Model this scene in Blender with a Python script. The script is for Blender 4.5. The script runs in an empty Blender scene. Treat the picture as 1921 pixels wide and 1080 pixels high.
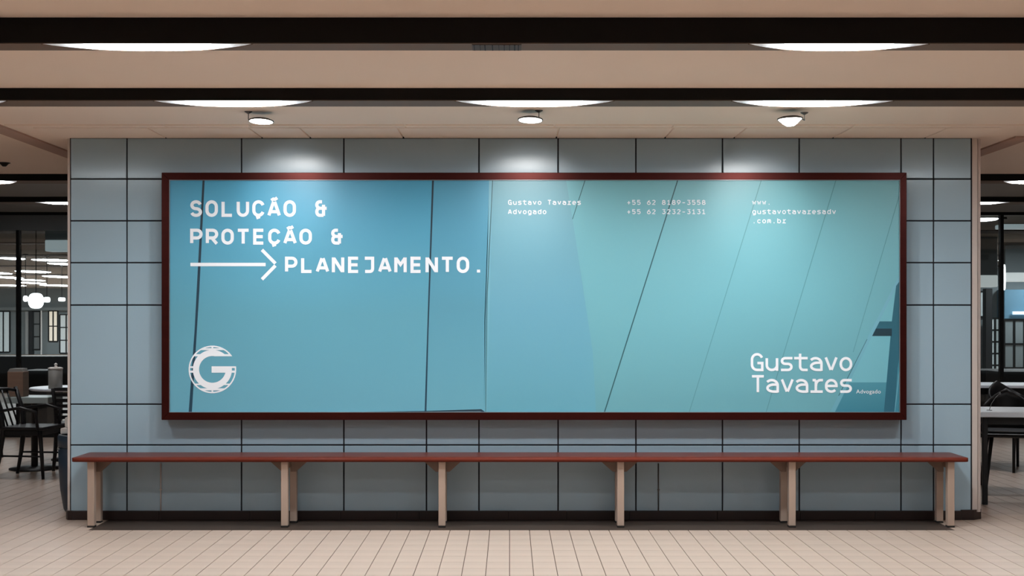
import bpy, bmesh, math, random
from mathutils import Vector, Matrix

random.seed(7)
scene = bpy.context.scene
COL = scene.collection
PI = math.pi

# ------------------------------------------------------------------ camera
F = 2400.0            # focal length in pixels of the 1921 px wide frame
VX, VY = 956.0, 600.0 # vanishing point of the depth direction
EYE = 1.345           # eye height in metres
cam_data = bpy.data.cameras.new('camera')
cam_data.sensor_width = 36.0
cam_data.lens = 36.0 * F / 1921.0
cam_data.shift_x = (960.5 - VX) / 1921.0
cam_data.shift_y = (VY - 540.0) / 1921.0
cam_data.clip_end = 200
cam = bpy.data.objects.new('camera', cam_data)
cam.location = (0, 0, EYE)
cam.rotation_euler = (PI / 2, 0, 0)
COL.objects.link(cam)
scene.camera = cam

# ------------------------------------------------------------------ world, exposure
LENS_POWER = 73.0     # ceiling lamp diffusers of the hall
FAR_POWER = 30.0       # lamps of the dim dining area behind
SPOT_POWER = 15.0     # three small spot lamps over the billboard
WORLD = 0.04
world = bpy.data.worlds.new('hall_ambient')
scene.world = world
world.use_nodes = True
world.node_tree.nodes['Background'].inputs[0].default_value = (0.95, 0.985, 1.0, 1)
world.node_tree.nodes['Background'].inputs[1].default_value = WORLD
scene.view_settings.view_transform = 'Standard'
scene.view_settings.look = 'None'
scene.view_settings.exposure = 0.0
scene.view_settings.gamma = 1.0
scene.view_settings.use_curve_mapping = False


# ------------------------------------------------------------------ helpers
def X(px, d):
    return (px - VX) * d / F


def Z(py, d):
    return EYE + (VY - py) * d / F


def lin(c):
    out = []
    for v in c[:3]:
        v = v / 255.0
        out.append(v / 12.92 if v <= 0.04045 else ((v + 0.055) / 1.055) ** 2.4)
    return (out[0], out[1], out[2], 1.0)


def mat(name, rgb, rough=0.6, metal=0.0, spec=0.5, coat=0.0, noise=None, bump=None, linear=False):
    m = bpy.data.materials.new(name)
    m.use_nodes = True
    nt = m.node_tree
    b = nt.nodes['Principled BSDF']
    c = tuple(rgb) + ((1.0,) if len(rgb) == 3 else ()) if linear else lin(rgb)
    b.inputs['Base Color'].default_value = c
    b.inputs['Roughness'].default_value = rough
    b.inputs['Metallic'].default_value = metal
    b.inputs['Specular IOR Level'].default_value = spec
    b.inputs['Coat Weight'].default_value = coat
    if noise or bump:
        tc = nt.nodes.new('ShaderNodeTexCoord')
        mp = nt.nodes.new('ShaderNodeMapping')
        nz = nt.nodes.new('ShaderNodeTexNoise')
        nt.links.new(tc.outputs['Object'], mp.inputs['Vector'])
        nt.links.new(mp.outputs['Vector'], nz.inputs['Vector'])
        nz.inputs['Detail'].default_value = 4
    if noise:      # (scale vector, amount)
        mp.inputs['Scale'].default_value = noise[0]
        nz.inputs['Scale'].default_value = 1.0
        rp = nt.nodes.new('ShaderNodeValToRGB')
        a = noise[1]
        rp.color_ramp.elements[0].position = 0.3
        rp.color_ramp.elements[1].position = 0.7
        rp.color_ramp.elements[0].color = tuple(min(1, v * (1 - a)) for v in c[:3]) + (1,)
        rp.color_ramp.elements[1].color = tuple(min(1, v * (1 + a)) for v in c[:3]) + (1,)
        nt.links.new(nz.outputs['Fac'], rp.inputs['Fac'])
        nt.links.new(rp.outputs['Color'], b.inputs['Base Color'])
    if bump:       # (strength, distance)
        if not noise:
            mp.inputs['Scale'].default_value = bump[2]
            nz.inputs['Scale'].default_value = 1.0
        bn = nt.nodes.new('ShaderNodeBump')
        bn.inputs['Strength'].default_value = bump[0]
        bn.inputs['Distance'].default_value = bump[1]
        nt.links.new(nz.outputs['Fac'], bn.inputs['Height'])
        nt.links.new(bn.outputs['Normal'], b.inputs['Normal'])
    return m


def emis(name, rgb, strength):
    m = bpy.data.materials.new(name)
    m.use_nodes = True
    b = m.node_tree.nodes['Principled BSDF']
    b.inputs['Base Color'].default_value = (0.8, 0.8, 0.8, 1)
    b.inputs['Emission Color'].default_value = lin(rgb)
    b.inputs['Emission Strength'].default_value = strength
    return m


def lens_mat(name, rgb, strength):
    """Diffuser that glows fully along its middle and dims towards its two tapering ends."""
    m = emis(name, rgb, strength)
    nt = m.node_tree
    tc = nt.nodes.new('ShaderNodeTexCoord')
    sp = nt.nodes.new('ShaderNodeSeparateXYZ')
    rp = nt.nodes.new('ShaderNodeValToRGB')
    mu = nt.nodes.new('ShaderNodeMath')
    mu.operation = 'MULTIPLY'
    mu.inputs[1].default_value = strength
    nt.links.new(tc.outputs['Generated'], sp.inputs[0])
    nt.links.new(sp.outputs['X'], rp.inputs['Fac'])
    el = rp.color_ramp.elements
    el[0].position, el[0].color = 0.0, (0.002, 0.002, 0.002, 1)
    el[1].position, el[1].color = 1.0, (0.002, 0.002, 0.002, 1)
    for p, v in ((0.07, 0.004), (0.13, 0.015), (0.19, 0.06), (0.28, 1.0), (0.72, 1.0), (0.81, 0.06), (0.87, 0.015), (0.93, 0.004)):
        e = el.new(p)
        e.color = (v, v, v, 1)
    nt.links.new(rp.outputs['Color'], mu.inputs[0])
    nt.links.new(mu.outputs[0], nt.nodes['Principled BSDF'].inputs['Emission Strength'])
    return m


def print_mat(name, top, bottom, mid=None, k=1.0):
    """Printed ink with the artwork's own vertical tone change."""
    m = bpy.data.materials.new(name)
    m.use_nodes = True
    nt = m.node_tree
    b = nt.nodes['Principled BSDF']
    b.inputs['Roughness'].default_value = 0.42
    b.inputs['Specular IOR Level'].default_value = 0.65
    tc = nt.nodes.new('ShaderNodeTexCoord')
    sp = nt.nodes.new('ShaderNodeSeparateXYZ')
    rp = nt.nodes.new('ShaderNodeValToRGB')
    nt.links.new(tc.outputs['Generated'], sp.inputs[0])
    nt.links.new(sp.outputs['Z'], rp.inputs['Fac'])
    sc = lambda c: tuple(min(1, v * k) for v in lin(c)[:3]) + (1,)
    rp.color_ramp.elements[0].color = sc(bottom)
    rp.color_ramp.elements[1].color = sc(top)
    if mid:
        e = rp.color_ramp.elements.new(mid[1])
        e.color = sc(mid[0])
    nt.links.new(rp.outputs['Color'], b.inputs['Base Color'])
    return m


def empty(name, loc=(0, 0, 0), rz=0.0):
    o = bpy.data.objects.new(name, None)
    o.location = loc
    o.rotation_euler = (0, 0, rz)
    o.empty_display_size = 0.1
    COL.objects.link(o)
    return o


def tag(o, label=None, cat=None, group=None, kind=None):
    if label:
        o['label'] = label
    if cat:
        o['category'] = cat
    if group:
        o['group'] = group
    if kind:
        o['kind'] = kind
    return o


def world_offset(o):
    v = Vector((0, 0, 0))
    while o is not None:
        v += o.location
        o = o.parent
    return v


def build(name, bm, m, parent=None, smooth=False, local=False):
    """Link a bmesh as one object. World coordinates unless local (then in the parent's frame)."""
    me = bpy.data.meshes.new(name)
    off = Vector((0, 0, 0))
    if not local:
        # origin at the base centre of the shape
        xs = [v.co for v in bm.verts]
        lo = Vector((min(c.x for c in xs), min(c.y for c in xs), min(c.z for c in xs)))
        hi = Vector((max(c.x for c in xs), max(c.y for c in xs), max(c.z for c in xs)))
        off = Vector(((lo.x + hi.x) / 2, (lo.y + hi.y) / 2, lo.z))
        bmesh.ops.translate(bm, verts=bm.verts, vec=-off)
    bm.normal_update()
    bm.to_mesh(me)
    bm.free()
    if smooth:
        for p in me.polygons:
            p.use_smooth = True
    if m:
        me.materials.append(m)
    o = bpy.data.objects.new(name, me)
    COL.objects.link(o)
    if parent is not None:
        o.parent = parent
        if not local:
            o.location = off - world_offset(parent)
    else:
        o.location = off
    return o


def box(x0, x1, y0, y1, z0, z1, bev=0.0, seg=2, bm=None):
    own = bm is None
    t = bmesh.new()
    vs = [t.verts.new((x, y, z)) for x in (x0, x1) for y in (y0, y1) for z in (z0, z1)]
    for f in ((0, 1, 3, 2), (4, 6, 7, 5), (0, 4, 5, 1), (2, 3, 7, 6), (0, 2, 6, 4), (1, 5, 7, 3)):
        t.faces.new([vs[i] for i in f])
    bmesh.ops.recalc_face_normals(t, faces=t.faces)
    if bev > 0:
        bmesh.ops.bevel(t, geom=list(t.edges), offset=bev, segments=seg, profile=0.5, affect='EDGES')
    if own:
        return t
    merge(bm, t)
    return bm


def merge(dst, src):
    me = bpy.data.meshes.new('tmp')
    src.to_mesh(me)
    src.free()
    dst.from_mesh(me)
    bpy.data.meshes.remove(me)


def prism(poly, y0, y1, bev=0.0):
    """Polygon of (x, z) extruded along depth."""
    t = bmesh.new()
    a = [t.verts.new((x, y0, z)) for x, z in poly]
    b = [t.verts.new((x, y1, z)) for x, z in poly]
    n = len(poly)
    t.faces.new(a)
    t.faces.new(b[::-1])
    for i in range(n):
        t.faces.new([a[i], b[i], b[(i + 1) % n], a[(i + 1) % n]])
    bmesh.ops.recalc_face_normals(t, faces=t.faces)
    if bev:
        bmesh.ops.bevel(t, geom=list(t.edges), offset=bev, segments=1, affect='EDGES')
    return t


def vprism(poly, z0, z1, bev=0.0):
    """Polygon of (x, y) extruded upwards."""
    t = bmesh.new()
    a = [t.verts.new((x, y, z0)) for x, y in poly]
    b = [t.verts.new((x, y, z1)) for x, y in poly]
    n = len(poly)
    t.faces.new(a)
    t.faces.new(b[::-1])
    for i in range(n):
        t.faces.new([a[i], b[i], b[(i + 1) % n], a[(i + 1) % n]])
    bmesh.ops.recalc_face_normals(t, faces=t.faces)
    if bev:
        bmesh.ops.bevel(t, geom=list(t.edges), offset=bev, segments=2, affect='EDGES')
    return t


def lathe(profile, cx=0, cy=0, seg=24):
    """Profile of (radius, z) turned about the vertical axis at (cx, cy)."""
    t = bmesh.new()
    rings = []
    for r, z in profile:
        if r < 1e-6:
            rings.append([t.verts.new((cx, cy, z))])
        else:
            rings.append([t.verts.new((cx + r * math.cos(2 * PI * i / seg), cy + r * math.sin(2 * PI * i / seg), z)) for i in range(seg)])
    for a, b in zip(rings, rings[1:]):
        for i in range(seg):
            j = (i + 1) % seg
            if len(a) == 1 and len(b) == 1:
                continue
            if len(a) == 1:
                t.faces.new([a[0], b[i], b[j]])
            elif len(b) == 1:
                t.faces.new([a[i], a[j], b[0]])
            else:
                t.faces.new([a[i], a[j], b[j], b[i]])
    bmesh.ops.recalc_face_normals(t, faces=t.faces)
    return t


def tube(pts, radii, seg=8, bm=None, flat=1.0):
    """Round bar along points; radii a number or one per point."""
    t = bmesh.new()
    pts = [Vector(p) for p in pts]
    if not isinstance(radii, (list, tuple)):
        radii = [radii] * len(pts)
    up = Vector((0.13, 0.31, 0.94))
    rings = []
    for i, p in enumerate(pts):
        d = (pts[min(i + 1, len(pts) - 1)] - pts[max(i - 1, 0)]).normalized()
        u = d.cross(up)
        if u.length < 1e-3:
            u = d.cross(Vector((1, 0, 0)))
        u.normalize()
        w = d.cross(u).normalized()
        rings.append([t.verts.new(p + (u * math.cos(2 * PI * k / seg) + w * math.sin(2 * PI * k / seg) * flat) * radii[i]) for k in range(seg)])
    for a, b in zip(rings, rings[1:]):
        for k in range(seg):
            t.faces.new([a[k], a[(k + 1) % seg], b[(k + 1) % seg], b[k]])
    t.faces.new(rings[0])
    t.faces.new(rings[-1][::-1])
    bmesh.ops.recalc_face_normals(t, faces=t.faces)
    if bm is None:
        return t
    merge(bm, t)
    return bm


def copy_tree(o, parent=None):
    c = o.copy()
    COL.objects.link(c)
    c.parent = parent
    for ch in list(o.children):
        copy_tree(ch, c)
    return c


# ------------------------------------------------------------------ materials
M = {}
M['ceiling'] = mat('ceiling_paint', (252, 229, 210), 0.75, spec=0.2, noise=((0.35, 0.35, 0.35), 0.03))
M['ceiling_strip'] = mat('ceiling_strip_paint', (190, 158, 142), 0.8, spec=0.2)
M['black'] = mat('black_beam_paint', (12, 11, 10), 0.6, spec=0.25)
M['dark_ceiling'] = mat('dining_ceiling_paint', (150, 146, 140), 0.8, spec=0.2)
M['soffit'] = mat('beam_soffit_paint', (118, 99, 85), 0.6, spec=0.3)
M['panel'] = mat('blue_grey_wall_panel', (160, 182, 194), 0.25, spec=0.5, bump=(0.06, 0.003, (14.0, 14.0, 1.2)))
nt = M['panel'].node_tree
cb = nt.nodes.new('ShaderNodeCombineXYZ')      # faintly brushed finish: sheen stretched sideways
cb.inputs[0].default_value = 1.0
nt.links.new(cb.outputs[0], nt.nodes['Principled BSDF'].inputs['Tangent'])
nt.nodes['Principled BSDF'].inputs['Anisotropic'].default_value = 0.9
M['joint'] = mat('dark_joint', (44, 42, 46), 0.8, spec=0.1)
M['trim'] = mat('brushed_taupe_metal', (212, 197, 188), 0.45, spec=0.4, noise=((2, 2, 0.5), 0.05))
M['baseboard'] = mat('dark_brown_skirting', (46, 32, 29), 0.4, spec=0.4)
M['tile'] = mat('beige_floor_tile', (195, 173, 157), 0.45, spec=0.35, noise=((1.5, 7.0, 3.0), 0.06), bump=(0.05, 0.001))
M['grout'] = mat('brown_grout', (105, 88, 78), 0.9, spec=0.1)
M['border_shadow'] = mat('bench_shadow_border', (70, 58, 50), 0.5, spec=0.3, noise=((0.8, 6.0, 1.0), 0.05))  # floor strip tone with the bench's shadow painted in
M['wood'] = mat('red_brown_varnished_wood', (106, 47, 35), 0.3, spec=0.06, noise=((0.5, 14.0, 14.0), 0.14))
M['frame'] = mat('dark_mahogany_frame', (64, 22, 18), 0.36, metal=0.65, spec=0.22, noise=((0.7, 20.0, 20.0), 0.12))
M['leg'] = mat('taupe_painted_steel', (176, 152, 136), 0.4, spec=0.4, noise=((4.0, 4.0, 2.0), 0.07))
M['gusset'] = mat('brown_gusset_plate', (128, 104, 90), 0.5, spec=0.4, noise=((9, 9, 9), 0.1))
M['foot'] = mat('black_rubber_foot', (30, 24, 21), 0.8)
M['bead'] = mat('silver_bead', (150, 150, 152), 0.35, metal=0.6)
M['ink'] = mat('white_print_ink', (240, 240, 243), 0.5, spec=0.25)
M['chair'] = mat('black_chair_lacquer', (26, 26, 28), 0.45, spec=0.4)
M['cushion'] = mat('charcoal_seat_cushion', (70, 72, 76), 0.6, spec=0.3)
M['tabletop'] = mat('pale_grey_tabletop', (228, 234, 242), 0.35, spec=0.5)
M['tabletop_green'] = mat('pale_green_grey_tabletop', (170, 184, 184), 0.3, spec=0.5)
M['bin'] = mat('dark_blue_plastic', (46, 62, 78), 0.4, spec=0.5)
M['paper'] = mat('white_paper', (225, 220, 215), 0.8)
M['napkin_grey'] = mat('grey_steel_dispenser', (140, 138, 134), 0.5, spec=0.4)
M['brown_box'] = mat('brown_printed_box', (128, 102, 86), 0.6, noise=((3, 3, 24), 0.12))
M['mullion'] = mat('black_window_metal', (16, 17, 18), 0.4, spec=0.4)
M['steel'] = mat('grey_lamp_metal', (96, 90, 86), 0.35, metal=0.5)
M['darkwall'] = mat('charcoal_wall', (120, 128, 132), 0.7)
M['slate'] = mat('slate_cladding', (130, 142, 146), 0.6)
M['bluewall'] = mat('blue_wall_paint', (96, 140, 165), 0.6)
M['booth'] = mat('black_upholstery', (24, 28, 32), 0.5)
M['lens'] = lens_mat('lamp_diffuser_glow', (238, 248, 255), LENS_POWER)
M['lens_far'] = emis('dining_lamp_diffuser_glow', (250, 252, 255), FAR_POWER)
M['lens_fill'] = lens_mat('fill_lamp_diffuser_glow', (238, 248, 255), LENS_POWER * 0.9)
M['globe'] = emis('pendant_globe_glow', (250, 252, 255), 5.0)
M['lens_dim'] = lens_mat('rear_beam_diffuser_glow', (250, 252, 255), 80.0)
M['spot'] = emis('spot_lamp_glow', (255, 253, 250), SPOT_POWER)
M['lit_window'] = emis('lit_window_glow', (238, 216, 188), 0.75)
M['cool_window'] = emis('cool_lit_window_glow', (170, 200, 208), 0.35)
M['screen'] = emis('screen_glow', (205, 235, 255), 1.1)


def glass_mat():
    m = bpy.data.materials.new('partition_glass')
    m.use_nodes = True
    nt = m.node_tree
    nt.nodes.remove(nt.nodes['Principled BSDF'])
    out = nt.nodes['Material Output']
    tr = nt.nodes.new('ShaderNodeBsdfTransparent')
    tr.inputs[0].default_value = (0.86, 0.90, 0.90, 1)
    gl = nt.nodes.new('ShaderNodeBsdfGlossy')
    gl.inputs['Roughness'].default_value = 0.03
    gl.inputs['Color'].default_value = (0.9, 0.96, 1.0, 1)
    fr = nt.nodes.new('ShaderNodeFresnel')
    fr.inputs['IOR'].default_value = 1.85
    mx = nt.nodes.new('ShaderNodeMixShader')
    nt.links.new(fr.outputs[0], mx.inputs[0])
    nt.links.new(tr.outputs[0], mx.inputs[1])
    nt.links.new(gl.outputs[0], mx.inputs[2])
    nt.links.new(mx.outputs[0], out.inputs['Surface'])
    return m


M['glass'] = glass_mat()

# ------------------------------------------------------------------ main depths
WALL = 8.62           # face of the tiled pier
PIER_BACK = 8.82
CEIL = EYE + 1.236
GLASS = 14.7
FARWALL = 52.0

# ------------------------------------------------------------------ floor
floor = build('floor', box(-23, 23, -3, 54, -0.12, -0.004), M['grout'])
tag(floor, kind='structure')
TW, TD = 0.127, 0.18
ROW0 = 8.19
xs0, nrow_front = 0.0, 11
g = 0.0022


def tile_mesh():
    return box(-TW / 2 + g, TW / 2 - g, -TD / 2 + 0.0014, TD / 2 - 0.0014, -0.010, 0.0)


tm = bpy.data.meshes.new('tile')
t = tile_mesh()
t.to_mesh(tm)
t.free()
tm.materials.append(M['tile'])
cells = []
for r in range(62):
    y = ROW0 - (r + 0.5) * TD
    for c in range(-72, 72):
        cells.append((y, (c + 0.5) * TW))
vis = [(y, x) for y, x in cells if 6.72 < y + TD / 2 and abs(x) < (980 * y / F)]
vis.sort(key=lambda q: (q[0], abs(q[1])))
single = set(vis[:300])
for y, x in vis[:300]:
    o = bpy.data.objects.new('tile', tm)
    COL.objects.link(o)
    o.parent = floor
    o.location = Vector((x, y, 0.0)) - floor.location
verts, faces = [], []


def add_tile(x0, x1, y0, y1):
    n = len(verts)
    verts.extend([(x0, y0, 0), (x1, y0, 0), (x1, y1, 0), (x0, y1, 0), (x0, y0, -0.006), (x1, y0, -0.006), (x1, y1, -0.006), (x0, y1, -0.006)])
    faces.extend([(n, n + 1, n + 2, n + 3), (n, n + 4, n + 5, n + 1), (n + 1, n + 5, n + 6, n + 2), (n + 2, n + 6, n + 7, n + 3), (n + 3, n + 7, n + 4, n)])


for q in cells:
    if q not in single:
        y, x = q
        add_tile(x - TW / 2 + g, x + TW / 2 - g, y - TD / 2 + 0.0014, y + TD / 2 - 0.0014)
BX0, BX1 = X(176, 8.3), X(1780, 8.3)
for r in range(40):       # rows beside and behind the pier
    y = ROW0 + (r + 0.5) * TD
    for c in range(-56, 56):
        x = (c + 0.5) * TW
        xa, xb, ya, yb = x - TW / 2 + g, x + TW / 2 - g, y - TD / 2 + 0.0014, y + TD / 2 - 0.0014
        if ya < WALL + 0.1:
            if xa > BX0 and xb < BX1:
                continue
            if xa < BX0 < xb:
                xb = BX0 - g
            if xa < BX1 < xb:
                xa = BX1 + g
        add_tile(xa, xb, ya, yb)
add_tile(-22, 22, ROW0 + 40 * TD, 53)
me = bpy.data.meshes.new('tile_field')
me.from_pydata(verts, [], faces)
me.update()
me.materials.append(M['tile'])
fo = bpy.data.objects.new('tile_field', me)
COL.objects.link(fo)
fo.parent = floor
fo.location = -floor.location
fo['kind'] = 'stuff'
build('shadow_border_slab', box(BX0, BX1, ROW0 + 0.002, WALL, -0.01, 0.0), M['border_shadow'], floor)  # plain floor strip, coloured dark to stand in for the bench's shadow

# ------------------------------------------------------------------ ceiling
ceil = build('ceiling', box(-9, 9, -3, 10.83, CEIL, CEIL + 0.15), M['ceiling'])
tag(ceil, kind='structure')
ceil2 = build('ceiling', box(-23, 23, 10.83, 54, CEIL, CEIL + 0.15), M['dark_ceiling'])
tag(ceil2, kind='structure')
# seamed boards along the top of the pier
seams = [-3.05] + [X(p, 8.4) for p in (295, 480, 573, 752, 1046, 1255, 1388, 1578, 1755)] + [3.15]
for a, b in zip(seams, seams[1:]):
    build('ceiling_board', box(a + 0.005, b - 0.005, 8.177, WALL - 0.002, CEIL - 0.012, CEIL + 0.01, 0.002, 1), M['ceiling'], ceil)
seams = [-3.2] + [X(p, 8.12) for p in (310, 470, 760, 1040, 1262, 1600)] + [3.3]
for a, b in zip(seams, seams[1:]):
    build('ceiling_board', box(a + 0.004, b - 0.004, 8.09, 8.167, CEIL - 0.008, CEIL + 0.01, 0.001, 1), M['ceiling'], ceil)
tag(build('trim_1', box(-3.35, -3.22, 8.05, 10.80, CEIL - 0.012, CEIL + 0.02), M['ceiling_strip']), kind='structure')
tag(build('trim_2', box(3.40, 3.53, 8.60, 10.80, CEIL - 0.012, CEIL + 0.02), M['ceiling_strip']), kind='structure')

# black beams with a light-carrying soffit
BEAMS = [   # depth of front face, drop, soffit depth, half length
    (2.05, 0.102, 0.135, 9), (3.64, 0.102, 0.135, 9), (5.23, 0.102, 0.135, 9), (6.82, 0.063, 0.19, 9),
    (10.83, 0.055, 0.22, 12), (12.84, 0.050, 0.25, 12), (17.6, 0.012, 0.5, 18), (20.4, 0.012, 0.5, 18), (24.2, 0.012, 0.5, 18), (29.0, 0.012, 0.5, 18), (34.5, 0.012, 0.5, 18)]
for i, (d, h, s, hl) in enumerate(BEAMS):
    body = build('trim_%d' % (i + 3), box(-hl, hl, d, d + s + 0.02, CEIL - h, CEIL + 0.02), M['black'])
    tag(body, kind='structure')
    if h > 0.02:
        build('soffit', box(-hl, hl, d + 0.004, d + s, CEIL - h - 0.004, CEIL - h + 0.002), M['soffit'], body)


def lens_bm(hw, dep, drop, n=28, rings=6):
    """Half-round domed diffuser: straight edge along the beam face, curved edge to the back."""
    t = bmesh.new()
    grid = []
    for i in range(n + 1):
        u = -1 + 2 * i / n
        row = []
        for j in range(rings + 1):
            v = j / rings
            depth = dep * max(0.0, 1 - abs(u) ** 2.4) ** 0.85
            z = -drop * math.sqrt(max(0.0, 1 - u * u)) * (1 - (2 * v - 1) ** 4) ** 0.5
            row.append(t.verts.new((hw * u, depth * v, z)))
        grid.append(row)
    for i in range(n):
        for j in range(rings):
            t.faces.new([grid[i][j], grid[i][j + 1], grid[i + 1][j + 1], grid[i + 1][j]])
    bmesh.ops.remove_doubles(t, verts=t.verts, dist=1e-5)
    bmesh.ops.dissolve_degenerate(t, edges=t.edges, dist=1e-6)
    bmesh.ops.recalc_face_normals(t, faces=t.faces)
    return t


def beam_lamp(d, s, h, px, hwpx, label, m, group):
    z = CEIL - h - 0.004
    x = X(px, d)
    r = empty('ceiling_lamp', (x, d + 0.006, z))
    tag(r, label, 'lamp', group)
    hw = 1.12 * hwpx * d / F
    t = lens_bm(hw, s * 0.97, 0.005)
    build('diffuser', t, m, r, smooth=True, local=True)
    # slim housing around the curved side
    pts = []
    for i in range(25):
        u = math.cos(PI * i / 24)
        pts.append((hw * 1.01 * u, s * 0.975 * max(0, 1 - abs(u) ** 2.4) ** 0.85, -0.001))
    build('housing_rim', tube(pts, 0.003, 6), M['soffit'], r, smooth=True, local=True)
    return r


BA, B0, B1, B2 = BEAMS[:4]
G1 = 'half-oval lamps under the black ceiling beams'
beam_lamp(B1[0], B1[2], B1[1], 275, 175, 'long glowing half-oval lamp under the nearest black beam, left end', M['lens'], G1)
beam_lamp(B1[0], B1[2], B1[1], 1575, 150, 'long glowing half-oval lamp under the nearest black beam, right end', M['lens'], G1)
beam_lamp(B2[0], B2[2], B2[1], 437, 132, 'glowing half-oval lamp under the second black beam, leftmost of three', M['lens'], G1)
beam_lamp(B2[0], B2[2], B2[1], 1003, 132, 'glowing half-oval lamp under the second black beam, middle of three', M['lens'], G1)
beam_lamp(B2[0], B2[2], B2[1], 1525, 135, 'glowing half-oval lamp under the second black beam, rightmost of three', M['lens'], G1)
beam_lamp(B2[0], B2[2], B2[1], -137, 132, 'half-oval lamp under the second black beam, its tip just beyond the left picture edge', M['lens'], G1)
beam_lamp(B2[0], B2[2], B2[1], 2076, 132, 'added unseen half-oval lamp under the second black beam, beyond the right picture edge', M['lens'], G1)  # added out of view to brighten the right side of the wall
beam_lamp(B1[0], B1[2], B1[1], -1030, 170, 'added unseen half-oval lamp under the nearest pictured beam, beyond the left picture edge', M['lens'], G1)  # this and the next: unseen lamps added to brighten the sides
beam_lamp(B1[0], B1[2], B1[1], 2880, 170, 'added unseen half-oval lamp under the nearest pictured beam, beyond the right picture edge', M['lens'], G1)
for xx, wh in ((-2.9, 'left'), (-0.1, 'middle'), (2.75, 'right')):  # unseen lamps added so floor bounce brightens the ceiling
    beam_lamp(B0[0], B0[2], B0[1], VX + xx * F / B0[0], 0.38 * F / B0[0], 'added unseen half-oval fill lamp on the hall beam just above the picture, %s of three' % wh, M['lens_fill'], 'added fill lamps on the beam above the picture')
    beam_lamp(BA[0], BA[2], BA[1], VX + xx * F / BA[0], 0.38 * F / BA[0], 'added unseen half-oval fill lamp on the hall beam closest to the viewer, %s of three' % wh, M['lens_fill'], 'added fill lamps on the beam closest to the viewer')
G2 = 'lamps on the beams behind the pier'
b3, b4 = BEAMS[4], BEAMS[5]
beam_lamp(b3[0], b3[2], b3[1], -25, 50, 'dim lamp cut by the left picture edge on the first beam behind the pier', M['lens_dim'], G2)
beam_lamp(b3[0], b3[2], b3[1], 1945, 55, 'dim lamp cut by the right picture edge on the first beam behind the pier', M['lens_dim'], G2)
beam_lamp(b4[0], b4[2], b4[1], 115, 45, 'glowing lamp on the farther beam just left of the pier', M['lens_dim'], G2)
beam_lamp(b4[0], b4[2], b4[1], 1842, 48, 'glowing lamp on the farther beam just right of the pier', M['lens_dim'], G2)

# air vent in the soffit of the nearest beam
vz = CEIL - B1[1] - 0.004
vent = empty('air_vent', (X(932, 5.3), 5.3, vz))
tag(vent, 'small dark slotted air vent under the nearest black beam, at mid picture', 'vent')
build('vent_plate', box(X(886, 5.3), X(978, 5.3), 5.245, 5.355, vz - 0.003, vz + 0.001), mat('vent_plate_paint', (78, 66, 58), 0.6), vent)
for p, w in ((890, 1.5), (901, 1), (910, 2.5), (924, 2.2), (936, 1), (946, 1.6), (956, 1.4), (965.5, 2.8), (972.5, 2)):
    build('slot', box(X(p - w / 2, 5.3), X(p + w / 2, 5.3), 5.25, 5.35, vz - 0.0045, vz - 0.001), M['black'], vent)

# ------------------------------------------------------------------ spot lamps over the billboard
def spot_lamp(px, py, cpx, cpy, bowl, label):
    dc = F * 1.236 / (VY - cpy)
    cx = X(cpx, dc)
    zl = CEIL - 0.052
    d = F * (zl - EYE) / (VY - py)
    x = X(px, d)
    r = empty('spot_lamp', (cx, dc, CEIL))
    tag(r, label, 'lamp', 'small spot lamps over the billboard')
    build('canopy', lathe([(0, CEIL - 0.014), (0.006, CEIL - 0.013), (0.022, CEIL - 0.004), (0.024, CEIL)], cx, dc, 16), M['steel'], r, smooth=True)
    build('stem', tube([(cx, dc, CEIL - 0.012), (cx, dc, zl + 0.006), (x + (0.066 if cpx > px else -0.066), d, zl + 0.002)], 0.0028, 6), M['steel'], r, smooth=True)
    R = 0.074
    head = build('shade', lathe([(R * 0.93, -0.004), (R, -0.004), (R, 0.003), (R * 0.7, 0.012), (0, 0.016)], 0, 0, 32), M['steel'], r, smooth=True, local=True)
    head.location = Vector((x, d, zl)) - Vector((cx, dc, CEIL))
    head.rotation_euler = (math.radians(-5 if not bowl else 0), math.radians(1.5 if not bowl else -2), 0)
    if bowl:
        prof = [(R * 0.92, -0.004), (R * 0.8, -0.012), (R * 0.55, -0.030), (R * 0.3, -0.042), (0, -0.045)]
    else:
        prof = [(R * 0.93, -0.004), (R * 0.6, -0.006), (0, -0.007)]
    build('diffuser', lathe(prof, 0, 0, 32), M['spot'], head, smooth=True, local=True)
    L = bpy.data.lights.new('spot_beam', 'SPOT')
    L.energy = SPOT_W
    L.color = (0.90, 0.965, 1.0)
    L.spot_size = math.radians(162)
    L.spot_blend = 1.0
    L.shadow_soft_size = 0.05
    lo = bpy.data.objects.new('spot_beam', L)
    COL.objects.link(lo)
    lo.parent = r
    lo.location = Vector((x, d + 0.02, zl - (0.055 if bowl else 0.02))) - Vector((cx, dc, CEIL))
    lo.rotation_euler = (math.radians(8), 0, 0)
    A = bpy.data.lights.new('accent_beam', 'SPOT')
    A.energy = ACCENT_W
    A.color = (1.0, 0.985, 0.97)
    A.spot_size = math.radians(50)
    A.spot_blend = 1.0
    A.shadow_soft_size = 0.05
    ao = bpy.data.objects.new('accent_beam', A)
    COL.objects.link(ao)
    ao.parent = r
    ao.location = lo.location + Vector((0, 0.06, 0))
    ao.rotation_euler = (math.radians(90 - 21), 0, 0)


SPOT_W = 70.0
ACCENT_W = 13.0
spot_lamp(490, 227, 466, 209, False, 'small round spot lamp over the headline, leftmost of three on the ceiling')
spot_lamp(995, 224.5, 1011, 207, False, 'small round spot lamp on a thin stem above the middle of the billboard')
spot_lamp(1482, 222.5, 1509, 211, True, 'small bowl-shaped spot lamp hanging above the right part of the billboard')

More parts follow.
